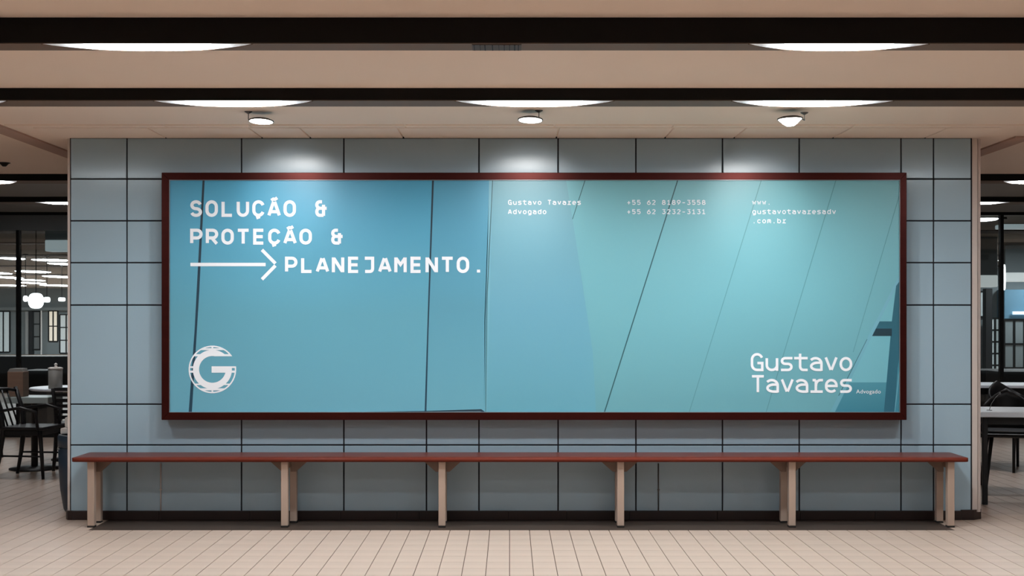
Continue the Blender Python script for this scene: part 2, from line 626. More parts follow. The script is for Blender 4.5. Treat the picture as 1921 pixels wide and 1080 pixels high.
sn = empty('smoke_detector', (X(8, 10.05), 10.05, CEIL))
tag(sn, 'small dark smoke detector on the ceiling at the far left edge', 'detector')
build('base_ring', lathe([(0.045, CEIL - 0.006), (0.046, CEIL)], sn.location.x, 10.05, 20), M['steel'], sn)
build('sensor_head', lathe([(0, CEIL - 0.032), (0.014, CEIL - 0.030), (0.036, CEIL - 0.006), (0.036, CEIL - 0.004)], sn.location.x, 10.05, 20), M['foot'], sn, smooth=True)

# ------------------------------------------------------------------ tiled pier
PX0, PX1 = X(131.5, WALL), X(1822.5, WALL)
core = build('wall_front', box(PX0 - 0.004, PX1 + 0.006, WALL + 0.008, PIER_BACK, 0.0, CEIL), M['joint'])
tag(core, kind='structure')
colx = [131.5, 238, 453, 645, 898.5, 1047, 1193, 1355.5, 1499.5, 1690.5, 1751.5, 1822.5]
rowy = [255.5, 335.5, 414, 492.5, 572, 758, 834.5, 958]
cache = {}
hj = 0.0045
for ri in range(7):
    cols = list(colx)
    if ri >= 5:
        cols = sorted(cols + [800.0])
    for a, b in zip(cols, cols[1:]):
        if 1 <= ri <= 4 and a > 310 and b < 1695:
            continue
        x0, x1 = X(a, WALL) + hj, X(b, WALL) - hj
        z1, z0 = Z(rowy[ri], WALL) - hj, Z(rowy[ri + 1], WALL) + hj
        if ri == 0:
            z1 = CEIL - 0.014
        if ri == 6:
            z0 = 0.05
        build('panel', box(x0, x1, WALL, WALL + 0.016, z0, z1, 0.003, 2), M['panel'], core)
# corner trims
x = PX0
build('corner_trim', vprism([(x - 0.002, WALL + 0.001), (x - 0.0185, WALL + 0.003), (x - 0.0205, WALL + 0.02), (x - 0.0205, PIER_BACK), (x - 0.002, PIER_BACK)], 0.05, CEIL - 0.013, 0.0015), M['trim'], core)
x = PX1 + 0.006
build('corner_trim', vprism([(x, WALL), (x + 0.036, WALL + 0.004), (x + 0.036, WALL + 0.05), (x, WALL + 0.05)], 0.05, CEIL - 0.013, 0.0015), M['trim'], core)
x = x + 0.040
build('corner_trim', vprism([(x, WALL + 0.008), (x + 0.022, WALL + 0.018), (x + 0.022, PIER_BACK), (x - 0.03, PIER_BACK), (x - 0.03, WALL + 0.06), (x, WALL + 0.05)], 0.05, CEIL - 0.013, 0.0015), M['trim'], core)
XR = x + 0.022
# baseboard in lengths
bb = build('baseboard_front', box(PX0, PX1, WALL - 0.010, WALL + 0.004, 0.001, 0.058), M['joint'])
tag(bb, kind='structure')
cuts = [137, 300, 470, 640, 745, 787, 954, 1063, 1180, 1345, 1500, 1640, 1802]
for a, b in zip(cuts, cuts[1:]):
    build('skirting_tile', box(X(a, WALL) + 0.0006, X(b, WALL) - 0.0006, WALL - 0.020, WALL - 0.004, 0.001, 0.062, 0.0015, 1), M['baseboard'], bb)
xl = X(137, WALL)
build('skirting_corner', vprism([(xl, WALL - 0.020), (PX0 - 0.012, WALL - 0.018), (PX0 - 0.034, WALL + 0.02), (PX0 - 0.034, PIER_BACK), (PX0 - 0.019, PIER_BACK), (PX0 - 0.019, WALL + 0.0), (xl, WALL - 0.002)], 0.001, 0.062), M['baseboard'], bb)
xr = X(1802, WALL)
build('skirting_corner', vprism([(xr, WALL - 0.020), (PX1 + 0.01, WALL - 0.018), (XR + 0.010, WALL + 0.035), (XR + 0.010, PIER_BACK), (XR + 0.001, PIER_BACK), (XR + 0.001, WALL + 0.03), (PX1, WALL - 0.002), (xr, WALL - 0.002)], 0.001, 0.068), M['baseboard'], bb)

for px_, m_, lb in ((302, M['trim'], 'thin pale pipe on the wall under the left part of the bench'),
                    (1235, M['steel'], 'thin grey pipe on the wall under the right half of the bench')):
    pr = empty('wall_pipe', (X(px_, WALL), WALL - 0.006, 0.06))
    tag(pr, lb, 'pipe')
    build('pipe', tube([(X(px_, WALL), WALL - 0.005, 0.062), (X(px_, WALL), WALL - 0.005, Z(869, WALL))], 0.0045, 8), m_, pr, smooth=True)
    build('clip', box(X(px_, WALL) - 0.008, X(px_, WALL) + 0.008, WALL - 0.008, WALL, 0.2, 0.206), m_, pr)

# ------------------------------------------------------------------ billboard
FD = 8.50             # front of the frame
PD = 8.516            # face of the print
bx0, bx1, bz0, bz1 = X(303, FD), X(1701, FD), Z(787.5, FD), Z(323.5, FD)
ix0, ix1, iz0, iz1 = X(317, FD), X(1689, FD), Z(773.5, FD), Z(337, FD)
board = empty('billboard', ((bx0 + bx1) / 2, WALL, bz0))
tag(board, 'wide turquoise billboard with white lettering in a dark mahogany frame on the tiled wall', 'billboard')
build('back_box', box(bx0 + 0.02, bx1 - 0.02, PD + 0.004, WALL, bz0 + 0.02, bz1 - 0.02), M['joint'], board)
for poly in ([(bx0, bz1), (bx1, bz1), (ix1, iz1), (ix0, iz1)], [(bx0, bz0), (ix0, iz0), (ix1, iz0), (bx1, bz0)],
             [(bx0, bz0), (bx0, bz1), (ix0, iz1), (ix0, iz0)], [(bx1, bz1), (bx1, bz0), (ix1, iz0), (ix1, iz1)]):
    build('frame_bar', prism(poly, FD, WALL - 0.001, 0.002), M['frame'], board)
for (a0, a1, c0, c1) in ((ix0, ix1, iz1 - 0.003, iz1), (ix0, ix1, iz0, iz0 + 0.003), (ix0, ix0 + 0.003, iz0 + 0.003, iz1 - 0.003), (ix1 - 0.003, ix1, iz0 + 0.003, iz1 - 0.003)):
    build('inner_bead', box(a0, a1, FD + 0.004, PD, c0, c1), M['bead'], board)
KP = 0.77
poster = build('poster', box(ix0, ix1, PD, PD + 0.003, iz0, iz1), print_mat('print_right_field', (132, 202, 212), (116, 184, 196), k=KP), board)


LAYER = [0]


def art(poly_px, m, name='printed_shape', parent=poster, thick=True):
    """A flat printed shape; pixel-scale artwork coordinates turned into metres on the print."""
    LAYER[0] += 1
    y = PD - 0.00012 - 0.00004 * LAYER[0]
    t = bmesh.new()
    vs = [t.verts.new((X(a, PD), y, Z(b, PD))) for a, b in poly_px]
    f = t.faces.new(vs)
    bmesh.ops.triangulate(t, faces=[f])
    t.normal_update()
    for f in t.faces:
        if f.normal.y > 0:
            f.normal_flip()
    return build(name, t, m, parent)


TP, BT = 337.5, 773.0
m_left = print_mat('print_left_field', (80, 178, 216), (116, 188, 210), mid=((104, 176, 196), 0.42), k=KP)
m_strip = print_mat('print_left_strip', (86, 174, 208), (116, 188, 208), mid=((98, 168, 190), 0.45), k=KP)
m_mid = print_mat('print_middle_field', (130, 188, 202), (112, 186, 206), mid=((116, 182, 204), 0.45), k=KP)
m_right2 = print_mat('print_far_right_field', (126, 198, 210), (124, 192, 204), k=KP)
m_edge = print_mat('print_light_edge', (132, 196, 214), (118, 188, 206), k=KP)
m_dark = print_mat('print_dark_seam', (22, 48, 62), (20, 70, 92), k=KP)
m_green = print_mat('print_green_seam', (40, 92, 98), (46, 104, 110), k=KP)
m_faint = print_mat('print_faint_seam', (92, 160, 166), (96, 160, 168), k=KP)
m_teal = print_mat('print_teal_beam', (44, 108, 124), (42, 112, 134), k=KP)
m_teal2 = print_mat('print_dark_beam_shade', (26, 64, 78), (24, 60, 72), k=KP)
m_sky = print_mat('print_sky_field', (128, 200, 212), (126, 200, 214), k=KP)
m_low = print_mat('print_low_block', (84, 160, 178), (62, 144, 166), k=KP)
m_grey = print_mat('print_grey_sill', (110, 140, 150), (110, 140, 150), k=KP)

art([(317.5, TP), (812, TP), (798, BT), (317.5, BT)], m_left)
art([(812, TP), (918, TP), (909, 600), (909, BT), (798, BT)], m_strip)
art([(919, TP), (1062, TP), (1074, 410), (1092, 530), (1112, 660), (1118, BT), (909, BT), (910.5, 600)], m_mid)
art([(917.5, TP), (924, TP), (914, BT), (909, BT)], m_edge)
art([(380, TP), (384, TP), (374, 545), (360, BT), (354, BT), (365, 620)], m_dark)
art([(810.5, TP), (814, TP), (804, 620), (800, BT), (796.5, BT)], m_dark)
art([(923.4, TP), (924.8, TP), (914.4, 560), (911.6, BT), (910.6, BT), (912.8, 560)], m_green)
art([(640, 773), (797, 770.5), (903, 767.2), (911, 773)], m_dark)
art([(800, 773), (800, 772), (901, 771), (905, 773)], m_grey)
art([(1097, TP), (1098.5, TP), (1074.6, 411), (1073.2, 411)], m_green)
art([(1270.3, TP), (1272.5, TP), (1135, BT), (1132.8, BT)], m_green)
art([(1427.5, TP), (1429, TP), (1293.6, BT), (1292.2, BT)], m_faint)
art([(1567.5, TP), (1569, TP), (1437.8, BT), (1436.4, BT)], m_faint)
art([(1687.6, 362), (1689, 362), (1601, 660), (1600, 660)], m_faint)
# window corner at the lower right
art([(1688.5, 522), (1688.5, BT), (1560, BT), (1625, 640)], m_sky)
art([(1688.5, 717), (1688.5, BT), (1560, BT), (1588, 717)], m_low)
art([(1688.5, 513), (1688.5, 524), (1640, 622), (1566, BT), (1557, BT), (1626, 636)], m_edge)
art([(1626, 636), (1627, 636), (1574, 742), (1572.6, 742)], m_green)
art([(1681, 536), (1688.5, 526), (1688.5, BT), (1658, BT), (1673, 602)], m_teal)
art([(1650, 602.5), (1676, 602.5), (1676, 630), (1636, 630)], m_teal)
art([(1643, 616), (1673, 616), (1673, 630), (1636, 630)], m_teal2)
art([(1684, 690), (1688.5, 660), (1688.5, BT), (1678, BT)], m_low)
art([(1677.6, BT), (1679, BT), (1688.5, 690), (1688.5, 680)], m_edge)


# ------------------------------------------------------------------ lettering
def arc(cx, cy, rx, ry, a0, a1, n=10):
    return [(cx + rx * math.cos(math.radians(a0 + (a1 - a0) * i / n)), cy + ry * math.sin(math.radians(a0 + (a1 - a0) * i / n))) for i in range(n + 1)]


XH = 0.75


def oval(h, n=10):
    r = min(0.36, h / 2)
    return arc(.5, h - r, .5, r, 0, 180, n) + arc(.5, r, .5, r, 180, 360, n) + [(1, h - r)]


A_STROKES = [[(-.06, 0), (.44, 1)], [(.56, 1), (1.06, 0)], [(.18, .27), (.82, .27)]]
C_STROKE = arc(.5, .64, .5, .36, 18, 180) + arc(.5, .36, .5, .36, 180, 342)
P_STROKE = [(0, 0), (0, 1)] + arc(.58, .7, .42, .30, 90, -90, 10) + [(0, .40)]
GL = {
    'O': [oval(1.0)], 'o': [oval(XH)],
    'S': [arc(.5, .745, .45, .255, 12, 270, 14) + arc(.5, .245, .47, .245, 90, -165, 14)],
    'L': [[(.05, 1), (.05, 0), (1, 0)]],
    'U': [[(0, 1)] + arc(.5, .36, .5, .36, 180, 360, 12) + [(1, 1)]],
    'C': [C_STROKE],
    'Ç': [C_STROKE, [(.52, .02), (.52, -.13), (.26, -.19)]],
    'A': A_STROKES,
    'Ã': A_STROKES + [[(.2, 1.10), (.42, 1.20), (.6, 1.18), (.84, 1.29)]],
    '&': [[(.62, 1)] + arc(.36, .77, .30, .23, 90, 265, 10), [(.25, .52), (1.12, .52)], arc(.36, .265, .30, .265, 95, 270, 10) + [(.78, 0)], [(.78, .78), (.78, -.04)]],
    'P': [P_STROKE],
    'R': [P_STROKE, [(.45, .42), (1.02, -.05)]],
    'T': [[(-.08, 1), (1.08, 1)], [(.5, 1), (.5, -.04)]],
    'E': [[(.98, 1), (.06, 1), (.06, 0), (.98, 0)], [(.06, .5), (.92, .5)]],
    'N': [[(0, -.06), (0, 1.06)], [(.05, 1.0), (.95, 0.0)], [(1, -.06), (1, 1.06)]],
    'J': [[(.02, 1), (.86, 1), (.86, .25)] + arc(.58, .22, .28, .22, 0, -90, 6) + [(.05, 0)]],
    'M': [[(0, -.06), (0, 1.06)], [(.03, 1.0), (.5, .52), (.97, 1.0)], [(1, -.06), (1, 1.06)]],
    '.': [[(.5, -.08), (.5, .14)]],
    'G': [arc(.5, .66, .5, .34, 20, 180) + arc(.5, .34, .5, .34, 180, 270, 8) + [(1, 0), (1, .44), (.52, .44)]],
    'u': [[(0, XH)] + arc(.5, .3, .5, .3, 180, 360, 12) + [(1, XH)], [(1, .3), (1, -.06)]],
    's': [[(1.06, XH), (.36, XH)] + arc(.34, .57, .30, .18, 90, 270, 8) + arc(.62, .195, .34, .195, 90, -90, 8) + [(-.06, 0)]],
    't': [[(-.22, XH), (1.1, XH)], [(.36, 1.04), (.36, .28)] + arc(.66, .24, .30, .24, 180, 270, 6) + [(1.1, 0)]],
    'a': [arc(.42, .40, .58, .35, 140, 0, 12) + [(1, -.06)], arc(.62, .23, .62, .23, 90, 270, 12) + [(1, 0)], [(.62, .46), (1, .46)]],
    'v': [[(-.02, XH + .05), (.46, 0)], [(.54, 0), (1.02, XH + .05)]],
    'r': [[(-.1, 0), (1.1, 0)], [(.42, 0), (.42, XH)], [(.42, .40)] + arc(.86, .41, .42, .34, 180, 90, 6) + [(1.12, XH)], [(0.1, XH), (.42, XH)]],
    'e': [[(.04, .37), (1, .37)] + arc(.5, .41, .5, .34, 0, 180, 12) + arc(.5, .30, .5, .30, 180, 320, 10)],
    'g': [oval(XH), [(1, XH), (1, -.10)] + arc(.6, -.10, .40, .16, 0, -90, 6) + [(.05, -.26)]],
    'd': [oval(XH), [(1, 1.06), (1, -.06)]],
    'b': [oval(XH), [(0, 1.06), (0, -.06)]],
    'c': [arc(.5, XH - .34, .5, .34, 30, 180, 10) + arc(.5, .34, .5, .34, 180, 330, 10)],
    'w': [[(-.05, XH + .05), (.22, 0), (.5, .55), (.78, 0), (1.05, XH + .05)]],
    'm': [[(0, -.06), (0, XH)], [(0, XH), (.5, XH), (.5, .1)], [(.5, XH), (.85, XH), (1, .58), (1, -.06)]],
    '5': [[(.95, 1), (.1, 1), (.08, .58), (.45, .62)] + arc(.5, .31, .48, .31, 80, -155, 12)],
    '6': [[(.78, 1), (.3, .72)] + arc(.5, .32, .5, .32, 160, 520, 16)],
    '2': [arc(.5, .72, .46, .28, 160, -20, 10) + [(.02, 0), (1, 0)]],
    '8': [arc(.5, .76, .40, .24, 0, 360, 14), arc(.5, .26, .50, .26, 0, 360, 14)],
    '1': [[(.08, .78), (.52, 1), (.52, 0)], [(.05, 0), (1, 0)]],
    '9': [[(.22, 0), (.7, .28)] + arc(.5, .68, .5, .32, -20, 340, 16)],
    '3': [[(.05, 1), (.95, 1), (.48, .60)] + arc(.5, .31, .47, .31, 85, -155, 12)],
    '-': [[(.05, .42), (.95, .42)]],
    '+': [[(.0, .42), (1, .42)], [(.5, .02), (.5, .82)]],
}


def stroke_mesh(t, pts, w, y):
    """Flat ribbon of width w along (x, z) points with mitred bends, facing the camera side."""
    P = [Vector(p) for p in pts]
    Q = [P[0]]
    for p in P[1:]:
        if (p - Q[-1]).length > 1e-5:
            Q.append(p)
    n = len(Q)
    closed = (Q[0] - Q[-1]).length < w * 0.02 and n > 4
    if closed:
        Q = Q[:-1]
        n -= 1
    L, R = [], []
    for i in range(n):
        if closed:
            a, b = Q[i - 1], Q[(i + 1) % n]
            d0, d1 = (Q[i] - a).normalized(), (b - Q[i]).normalized()
        else:
            d0 = (Q[i] - Q[i - 1]).normalized() if i > 0 else (Q[1] - Q[0]).normalized()
            d1 = (Q[i + 1] - Q[i]).normalized() if i < n - 1 else d0
        n0, n1 = Vector((-d0.y, d0.x)), Vector((-d1.y, d1.x))
        mvec = (n0 + n1)
        if mvec.length < 1e-4:
            mvec = n1.copy()
        mvec.normalize()
        k = min(1.6, 1.0 / max(0.3, mvec.dot(n1)))
        off = mvec * (w / 2 * k)
        yi = y - 0.00022 * i / n
        L.append(t.verts.new((Q[i].x + off.x, yi, Q[i].y + off.y)))
        R.append(t.verts.new((Q[i].x - off.x, yi, Q[i].y - off.y)))
    rng = range(n) if closed else range(n - 1)
    for i in rng:
        j = (i + 1) % n
        t.faces.new([L[i], R[i], R[j], L[j]])


def text_line(s, cx0, base, adv, gw, cap, w, name, parent=poster):
    """Monospaced line: first cell centre, baseline, advance, glyph width, cap height, stroke (all in print pixels)."""
    u = PD / F
    for i, ch in enumerate(s):
        if ch == ' ':
            continue
        t = bmesh.new()
        k = 0
        for st in GL[ch]:
            k += 1
            pts = []
            for (a, b) in st:
                px = cx0 + i * adv - gw / 2 + w / 2 + a * (gw - w)
                py = base - w / 2 - b * (cap - w)
                pts.append((X(px, PD), Z(py, PD)))
            stroke_mesh(t, pts, w * u, PD - 0.0022 - 0.0003 * k)
        t.normal_update()
        for f in t.faces:
            if f.normal.y > 0:
                f.normal_flip()
        build(name, t, M['ink'], parent)


AD = 29.27
text_line('SOLUÇÃO &', 368.0, 406.8, AD, 23.5, 31.4, 6.0, 'headline_letter')
text_line('PROTEÇÃO &', 368.6, 458.8, AD, 23.5, 30.0, 6.0, 'headline_letter')
text_line('PLANEJAMENTO.', 546.5, 512.0, AD, 23.5, 30.8, 6.0, 'headline_letter')
text_line('Gustavo Tavares', 956.6, 384.3, 9.27, 7.0, 9.6, 1.75, 'contact_letter')
text_line('Advogado', 956.6, 401.7, 9.27, 7.0, 9.6, 1.75, 'contact_letter')
text_line('+55 62 8189-3558', 1179.6, 384.3, 9.36, 7.0, 9.4, 1.6, 'contact_letter')
text_line('+55 62 3232-3131', 1179.6, 401.7, 9.36, 7.0, 9.4, 1.6, 'contact_letter')
text_line('www.', 1414.6, 384.0, 9.36, 7.0, 9.6, 1.6, 'contact_letter')
text_line('gustavotavaresadv', 1414.6, 401.6, 9.36, 7.0, 9.6, 1.6, 'contact_letter')
text_line('.com.br', 1414.6, 418.8, 9.36, 7.0, 9.6, 1.6, 'contact_letter')
text_line('Gustavo', 1420.2, 696.0, 27.75, 24.0, 34.2, 4.8, 'logo_letter')
text_line('Tavares', 1421.6, 736.6, 27.55, 24.0, 33.4, 4.8, 'logo_letter')

# the small role line in a plain sans
fc = bpy.data.curves.new('role_lettering', 'FONT')
fc.body = 'Advogado'
fc.size = 1.0
fc.space_character = 1.08
fobj = bpy.data.objects.new('role_lettering_source', fc)
COL.objects.link(fobj)
dg = bpy.context.evaluated_depsgraph_get()
fm = bpy.data.meshes.new_from_object(fobj.evaluated_get(dg))
bpy.data.objects.remove(fobj)
t = bmesh.new()
t.from_mesh(fm)
fx0, fx1 = min(v.co.x for v in t.verts), max(v.co.x for v in t.verts)
sx = (X(1652, PD) - X(1606, PD)) / (fx1 - fx0)
for v in t.verts:
    v.co = Vector((X(1606, PD) + (v.co.x - fx0) * sx, PD - 0.0022, Z(737.6, PD) + v.co.y * sx))
t.normal_update()
for f in t.faces:
    if f.normal.y > 0:
        f.normal_flip()
build('role_lettering', t, M['ink'], poster)

# arrow
t = bmesh.new()
u = PD / F
pp = lambda a, b: (X(a, PD), Z(b, PD))
stroke_mesh(t, [pp(357.3, 496), pp(498.5, 496)], 6.4 * u, PD - 0.0022)
stroke_mesh(t, [pp(491.5, 468.5), pp(516.8, 494)], 6.2 * u, PD - 0.00223)
stroke_mesh(t, [pp(491.5, 523.8), pp(516.8, 498)], 6.2 * u, PD - 0.00226)
t.normal_update()
for f in t.faces:
    if f.normal.y > 0:
        f.normal_flip()
build('arrow_mark', t, M['ink'], poster)

# round G mark, from horizontal strips
gcx, gcy = 398.6, 692.6
RO, RI, TO, TI = 44.6, 42.0, 36.6, 25.0
bars = [(36.0, 39.8), (24.6, 28.6), (2.6, 5.8), (-6.2, -2.4), (-29.6, -26.5), (-39.5, -35.4)]


def g_inside(a, b):
    r = math.hypot(a, b)
    if r > RO:
        return False
    if a > 0 and 5.8 < b < 24.7:          # mouth of the letter
        return False
    if a > -1.5 and -6.3 <= b <= 5.8 and a < TO and r <= TO + 0.01:
        return True                        # cross bar
    if r >= RI:
        return True
    if TI <= r <= TO:
        return True
    if a > 0 and 24.7 <= b <= 28.6 and r > TI:
        return True
    if r > TO:
        if any(lo <= b <= hi for lo, hi in bars):
            return True
        if abs(a) < 1.6 and abs(b) > TO:
            return True
    return False


t = bmesh.new()
step = 0.4
yy = -RO
while yy < RO:
    yc = yy + step / 2
    run = None
    a = -RO - 0.4
    while a <= RO + 0.6:
        ins = g_inside(a, yc)
        if ins and run is None:
            run = a - 0.1
        if not ins and run is not None:
            p = [pp(gcx + run, gcy - yy), pp(gcx + a - 0.1, gcy - yy), pp(gcx + a - 0.1, gcy - yy - step), pp(gcx + run, gcy - yy - step)]
            vs = [t.verts.new((q[0], PD - 0.0022, q[1])) for q in p]
            t.faces.new(vs)
            run = None
        a += 0.2
    yy += step
t.normal_update()
for f in t.faces:
    if f.normal.y > 0:
        f.normal_flip()
build('round_logo_mark', t, M['ink'], poster)

# ------------------------------------------------------------------ bench
SF, SB = 8.25, 8.595
bench_x0, bench_x1 = X(133, SF), X(1818.5, SF)
bz_top, bz_bot = 0.458, 0.4265
bench = empty('bench', ((bench_x0 + bench_x1) / 2, 8.4, 0.0))
tag(bench, 'very long red-brown wooden bench on taupe steel legs under the billboard', 'bench')


def seat_bm():
    t = bmesh.new()
    th = bz_top - bz_bot
    # rounded cross-section in (y, z), softened towards the front edge
    sec = []
    yf, yb = SF, SB
    for i in range(9):
        a = PI / 2 + PI * i / 8 * 1.0
        rr = th / 2
        sec.append((yf + rr * 1.5 + rr * 1.5 * math.cos(a), bz_bot + rr + rr * math.sin(a)))
    for i in range(5):
        a = -PI / 2 + PI * i / 4
        rr = th / 2
        sec.append((yb - rr * .6 + rr * .6 * math.cos(a), bz_bot + rr + rr * math.sin(a)))
    xs = [bench_x0, bench_x0 + 0.006, bench_x0 + 0.016, bench_x0 + 0.04] + [bench_x0 + (bench_x1 - bench_x0) * k / 24 for k in range(1, 24)] + [bench_x1 - 0.04, bench_x1 - 0.016, bench_x1 - 0.006, bench_x1]
    n = len(xs)
    rows = []
    for i, x in enumerate(xs):
        e = min(i, n - 1 - i)
        ins = (0.020, 0.010, 0.004, 0.0)[e] if e < 4 else 0.0
        vs = [0.74, 0.9, 0.98, 1.0][e] if e < 4 else 1.0
        zc = (bz_top + bz_bot) / 2
        rows.append([t.verts.new((x, min(max(y, SF + ins), SB - ins), zc + (z - zc) * vs)) for y, z in sec])
    m = len(sec)
    for a, b in zip(rows, rows[1:]):
        for k in range(m):
            t.faces.new([a[k], a[(k + 1) % m], b[(k + 1) % m], b[k]])
    t.faces.new(rows[0])
    t.faces.new(rows[-1][::-1])
    bmesh.ops.recalc_face_normals(t, faces=t.faces)
    return t


build('seat', seat_bm(), M['wood'], bench, smooth=True)
LEGS = [(170, 182.5), (533.5, 550), (829, 831.5), (1164.5, 1160.5), (1486.5, 1471), (1784.5, 1763.5)]
LF, LB = 8.29, 8.48
lw = 0.0225
for i, (pf, pb) in enumerate(LEGS):
    xf, xb = X(pf, LF), X(pb, LB)
    lg = build('leg', box(xf - lw, xf + lw, LF, LF + 0.045, 0.012, bz_bot + 0.002, 0.003, 2), M['leg'], bench)
    build('foot_cap', box(xf - lw - 0.0005, xf + lw + 0.0005, LF - 0.001, LF + 0.046, 0.0, 0.013, 0.002, 1), M['foot'], lg)
    lg = build('leg', box(xb - lw, xb + lw, LB, LB + 0.045, 0.012, bz_bot + 0.002, 0.003, 2), M['leg'], bench)
    build('foot_cap', box(xb - lw - 0.0005, xb + lw + 0.0005, LB - 0.001, LB + 0.046, 0.0, 0.010, 0.002, 1), M['foot'], lg)
    xm, gd = (xf + xb) / 2, 8.385
    zt = bz_bot + 0.002
    build('cross_rail', box(xm - 0.016, xm + 0.016, LF + 0.04, LB + 0.005, zt - 0.045, zt, 0.002, 1), M['gusset'], bench)
    sides = (-1, 1)
    if i == 0:
        sides = (1,)
    if i == 5:
        sides = (-1,)
    for s in sides:
        poly = [(xm + s * 0.012, zt), (xm + s * 0.132, zt), (xm + s * 0.122, zt - 0.010), (xm + s * 0.045, zt - 0.078), (xm + s * 0.012, zt - 0.078)]
        build('gusset', prism(poly, gd, gd + 0.012, 0.0012), M['gusset'], bench)

# ------------------------------------------------------------------ litter bin left of the pier
bc = (-2.985, 9.06)
br = empty('litter_bin', (bc[0], bc[1], 0))
tag(br, 'tall dark blue litter bin half hidden behind the left edge of the pier', 'bin')
build('bin_body', lathe([(0, 0.002), (0.155, 0.002), (0.165, 0.02), (0.188, 0.16), (0.198, 0.30), (0.200, 0.45), (0, 0.45)], bc[0], bc[1], 40), M['bin'], br, smooth=True)
build('bin_lid', lathe([(0.196, 0.452), (0.204, 0.456), (0.204, 0.53), (0.196, 0.54), (0.17, 0.54), (0.16, 0.50), (0, 0.50)], bc[0], bc[1], 40), M['bin'], br, smooth=True)
build('latch', box(bc[0] - 0.165, bc[0] - 0.150, bc[1] - 0.155, bc[1] - 0.132, 0.44, 0.452, 0.002, 1), M['bead'], br)
t = bmesh.new()
box(bc[0] - 0.178, bc[0] + 0.05, bc[1] - 0.06, bc[1] + 0.06, 0.541, 0.585, 0.01, 2, bm=t)
pb_ = build('paper_bag', t, M['paper'])
tag(pb_, 'crumpled white paper bag sticking out of the dark blue litter bin', 'paper bag')
t = box(bc[0] - 0.155, bc[0] + 0.03, bc[1] - 0.04, bc[1] + 0.03, 0.586, 0.66, 0.012, 2)
pc_ = build('paper_cup', t, M['paper'])
tag(pc_, 'folded white paper carton on top of the rubbish in the blue bin', 'carton')

# ------------------------------------------------------------------ furniture of the dining area
def arm_chair(loc, rz, label, group, slats=False, scale=1.0):
    r = empty('dining_chair', loc, rz)
    r.scale = (scale,) * 3
    tag(r, label, 'chair', group)
    # faces local +X; back at local -X
    build('seat', box(-0.20, 0.22, -0.21, 0.21, 0.43, 0.462, 0.012, 2), M['chair'], r, local=True)
    build('seat_rail', box(-0.18, 0.19, -0.19, 0.19, 0.385, 0.432, 0.006, 1), M['chair'], r, local=True)
    for s in (-1, 1):
        build('leg', tube([(0.18, s * 0.18, 0.43), (0.20, s * 0.185, 0.2), (0.215, s * 0.19, 0.0)], [0.020, 0.018, 0.014], 8), M['chair'], r, smooth=True, local=True)
        build('leg', tube([(-0.24, s * 0.19, 0.0), (-0.20, s * 0.185, 0.2), (-0.17, s * 0.18, 0.42), (-0.19, s * 0.185, 0.6), (-0.26, s * 0.19, 0.80)], [0.015, 0.020, 0.024, 0.021, 0.017], 8), M['chair'], r, smooth=True, local=True)
        if not slats:
            build('armrest', tube([(-0.20, s * 0.21, 0.60), (0.02, s * 0.235, 0.635), (0.16, s * 0.225, 0.60), (0.17, s * 0.20, 0.44)], 0.014, 8), M['chair'], r, smooth=True, local=True)
    if slats:
        for k in range(6):
            z = 0.50 + k * 0.055
            build('back_slat', box(-0.20 - k * 0.011, -0.185 - k * 0.011, -0.18, 0.18, z, z + 0.034, 0.003, 1), M['chair'], r, local=True)
    else:
        build('backrest', tube([(-0.265, -0.19, 0.77), (-0.30, -0.10, 0.785), (-0.315, 0, 0.79), (-0.30, 0.10, 0.785), (-0.265, 0.19, 0.77)], [0.03] * 5, 8, flat=0.5), M['chair'], r, smooth=True, local=True)
        for k in (-0.09, 0.0, 0.09):
            build('back_spindle', tube([(-0.175, k, 0.45), (-0.29, k, 0.78)], 0.009, 6), M['chair'], r, smooth=True, local=True)
    for s in (-1, 1):
        build('stretcher', tube([(-0.20, s * 0.185, 0.2), (0.20, s * 0.185, 0.2)], 0.009, 6), M['chair'], r, smooth=True, local=True)
    return r


GC = 'black chairs in the dining area'
arm_chair((-4.12, 11.02, 0), math.radians(-8), 'black wooden armchair turned sideways in front of the small table, far left', GC, scale=0.95)
arm_chair((-3.89, 11.62, 0), math.radians(90), 'black slat-backed chair seen from behind between pier and armchair', GC, slats=True, scale=0.92)
arm_chair((-5.15, 12.3, 0), math.radians(10), 'black wooden armchair cut by the left picture edge behind the small table', GC)


def table(name, loc, rz, top_bm, top_m, label, legs='pedestal', h=0.74):
    r = empty(name, loc, rz)
    tag(r, label, 'table', 'tables of the dining area')
    build('tabletop', top_bm, top_m, r, local=True)
    if legs == 'pedestal':
        build('column', lathe([(0.03, 0.02), (0.03, h - 0.03), (0.08, h - 0.025)], 0, 0, 16), M['chair'], r, smooth=True, local=True)
        build('base', lathe([(0, 0.0), (0.22, 0.0), (0.22, 0.012), (0.05, 0.03), (0, 0.03)], 0, 0, 24), M['chair'], r, smooth=True, local=True)
    else:
        hx, hy = legs
        for sx_ in (-1, 1):
            for sy in (-1, 1):
                build('leg', box(sx_ * hx - 0.018, sx_ * hx + 0.018, sy * hy - 0.018, sy * hy + 0.018, 0, h - 0.03, 0.003, 1), M['chair'], r, local=True)
        build('apron', box(-hx, hx, -hy, hy, h - 0.085, h - 0.032, 0.002, 1), M['chair'], r, local=True)
    return r


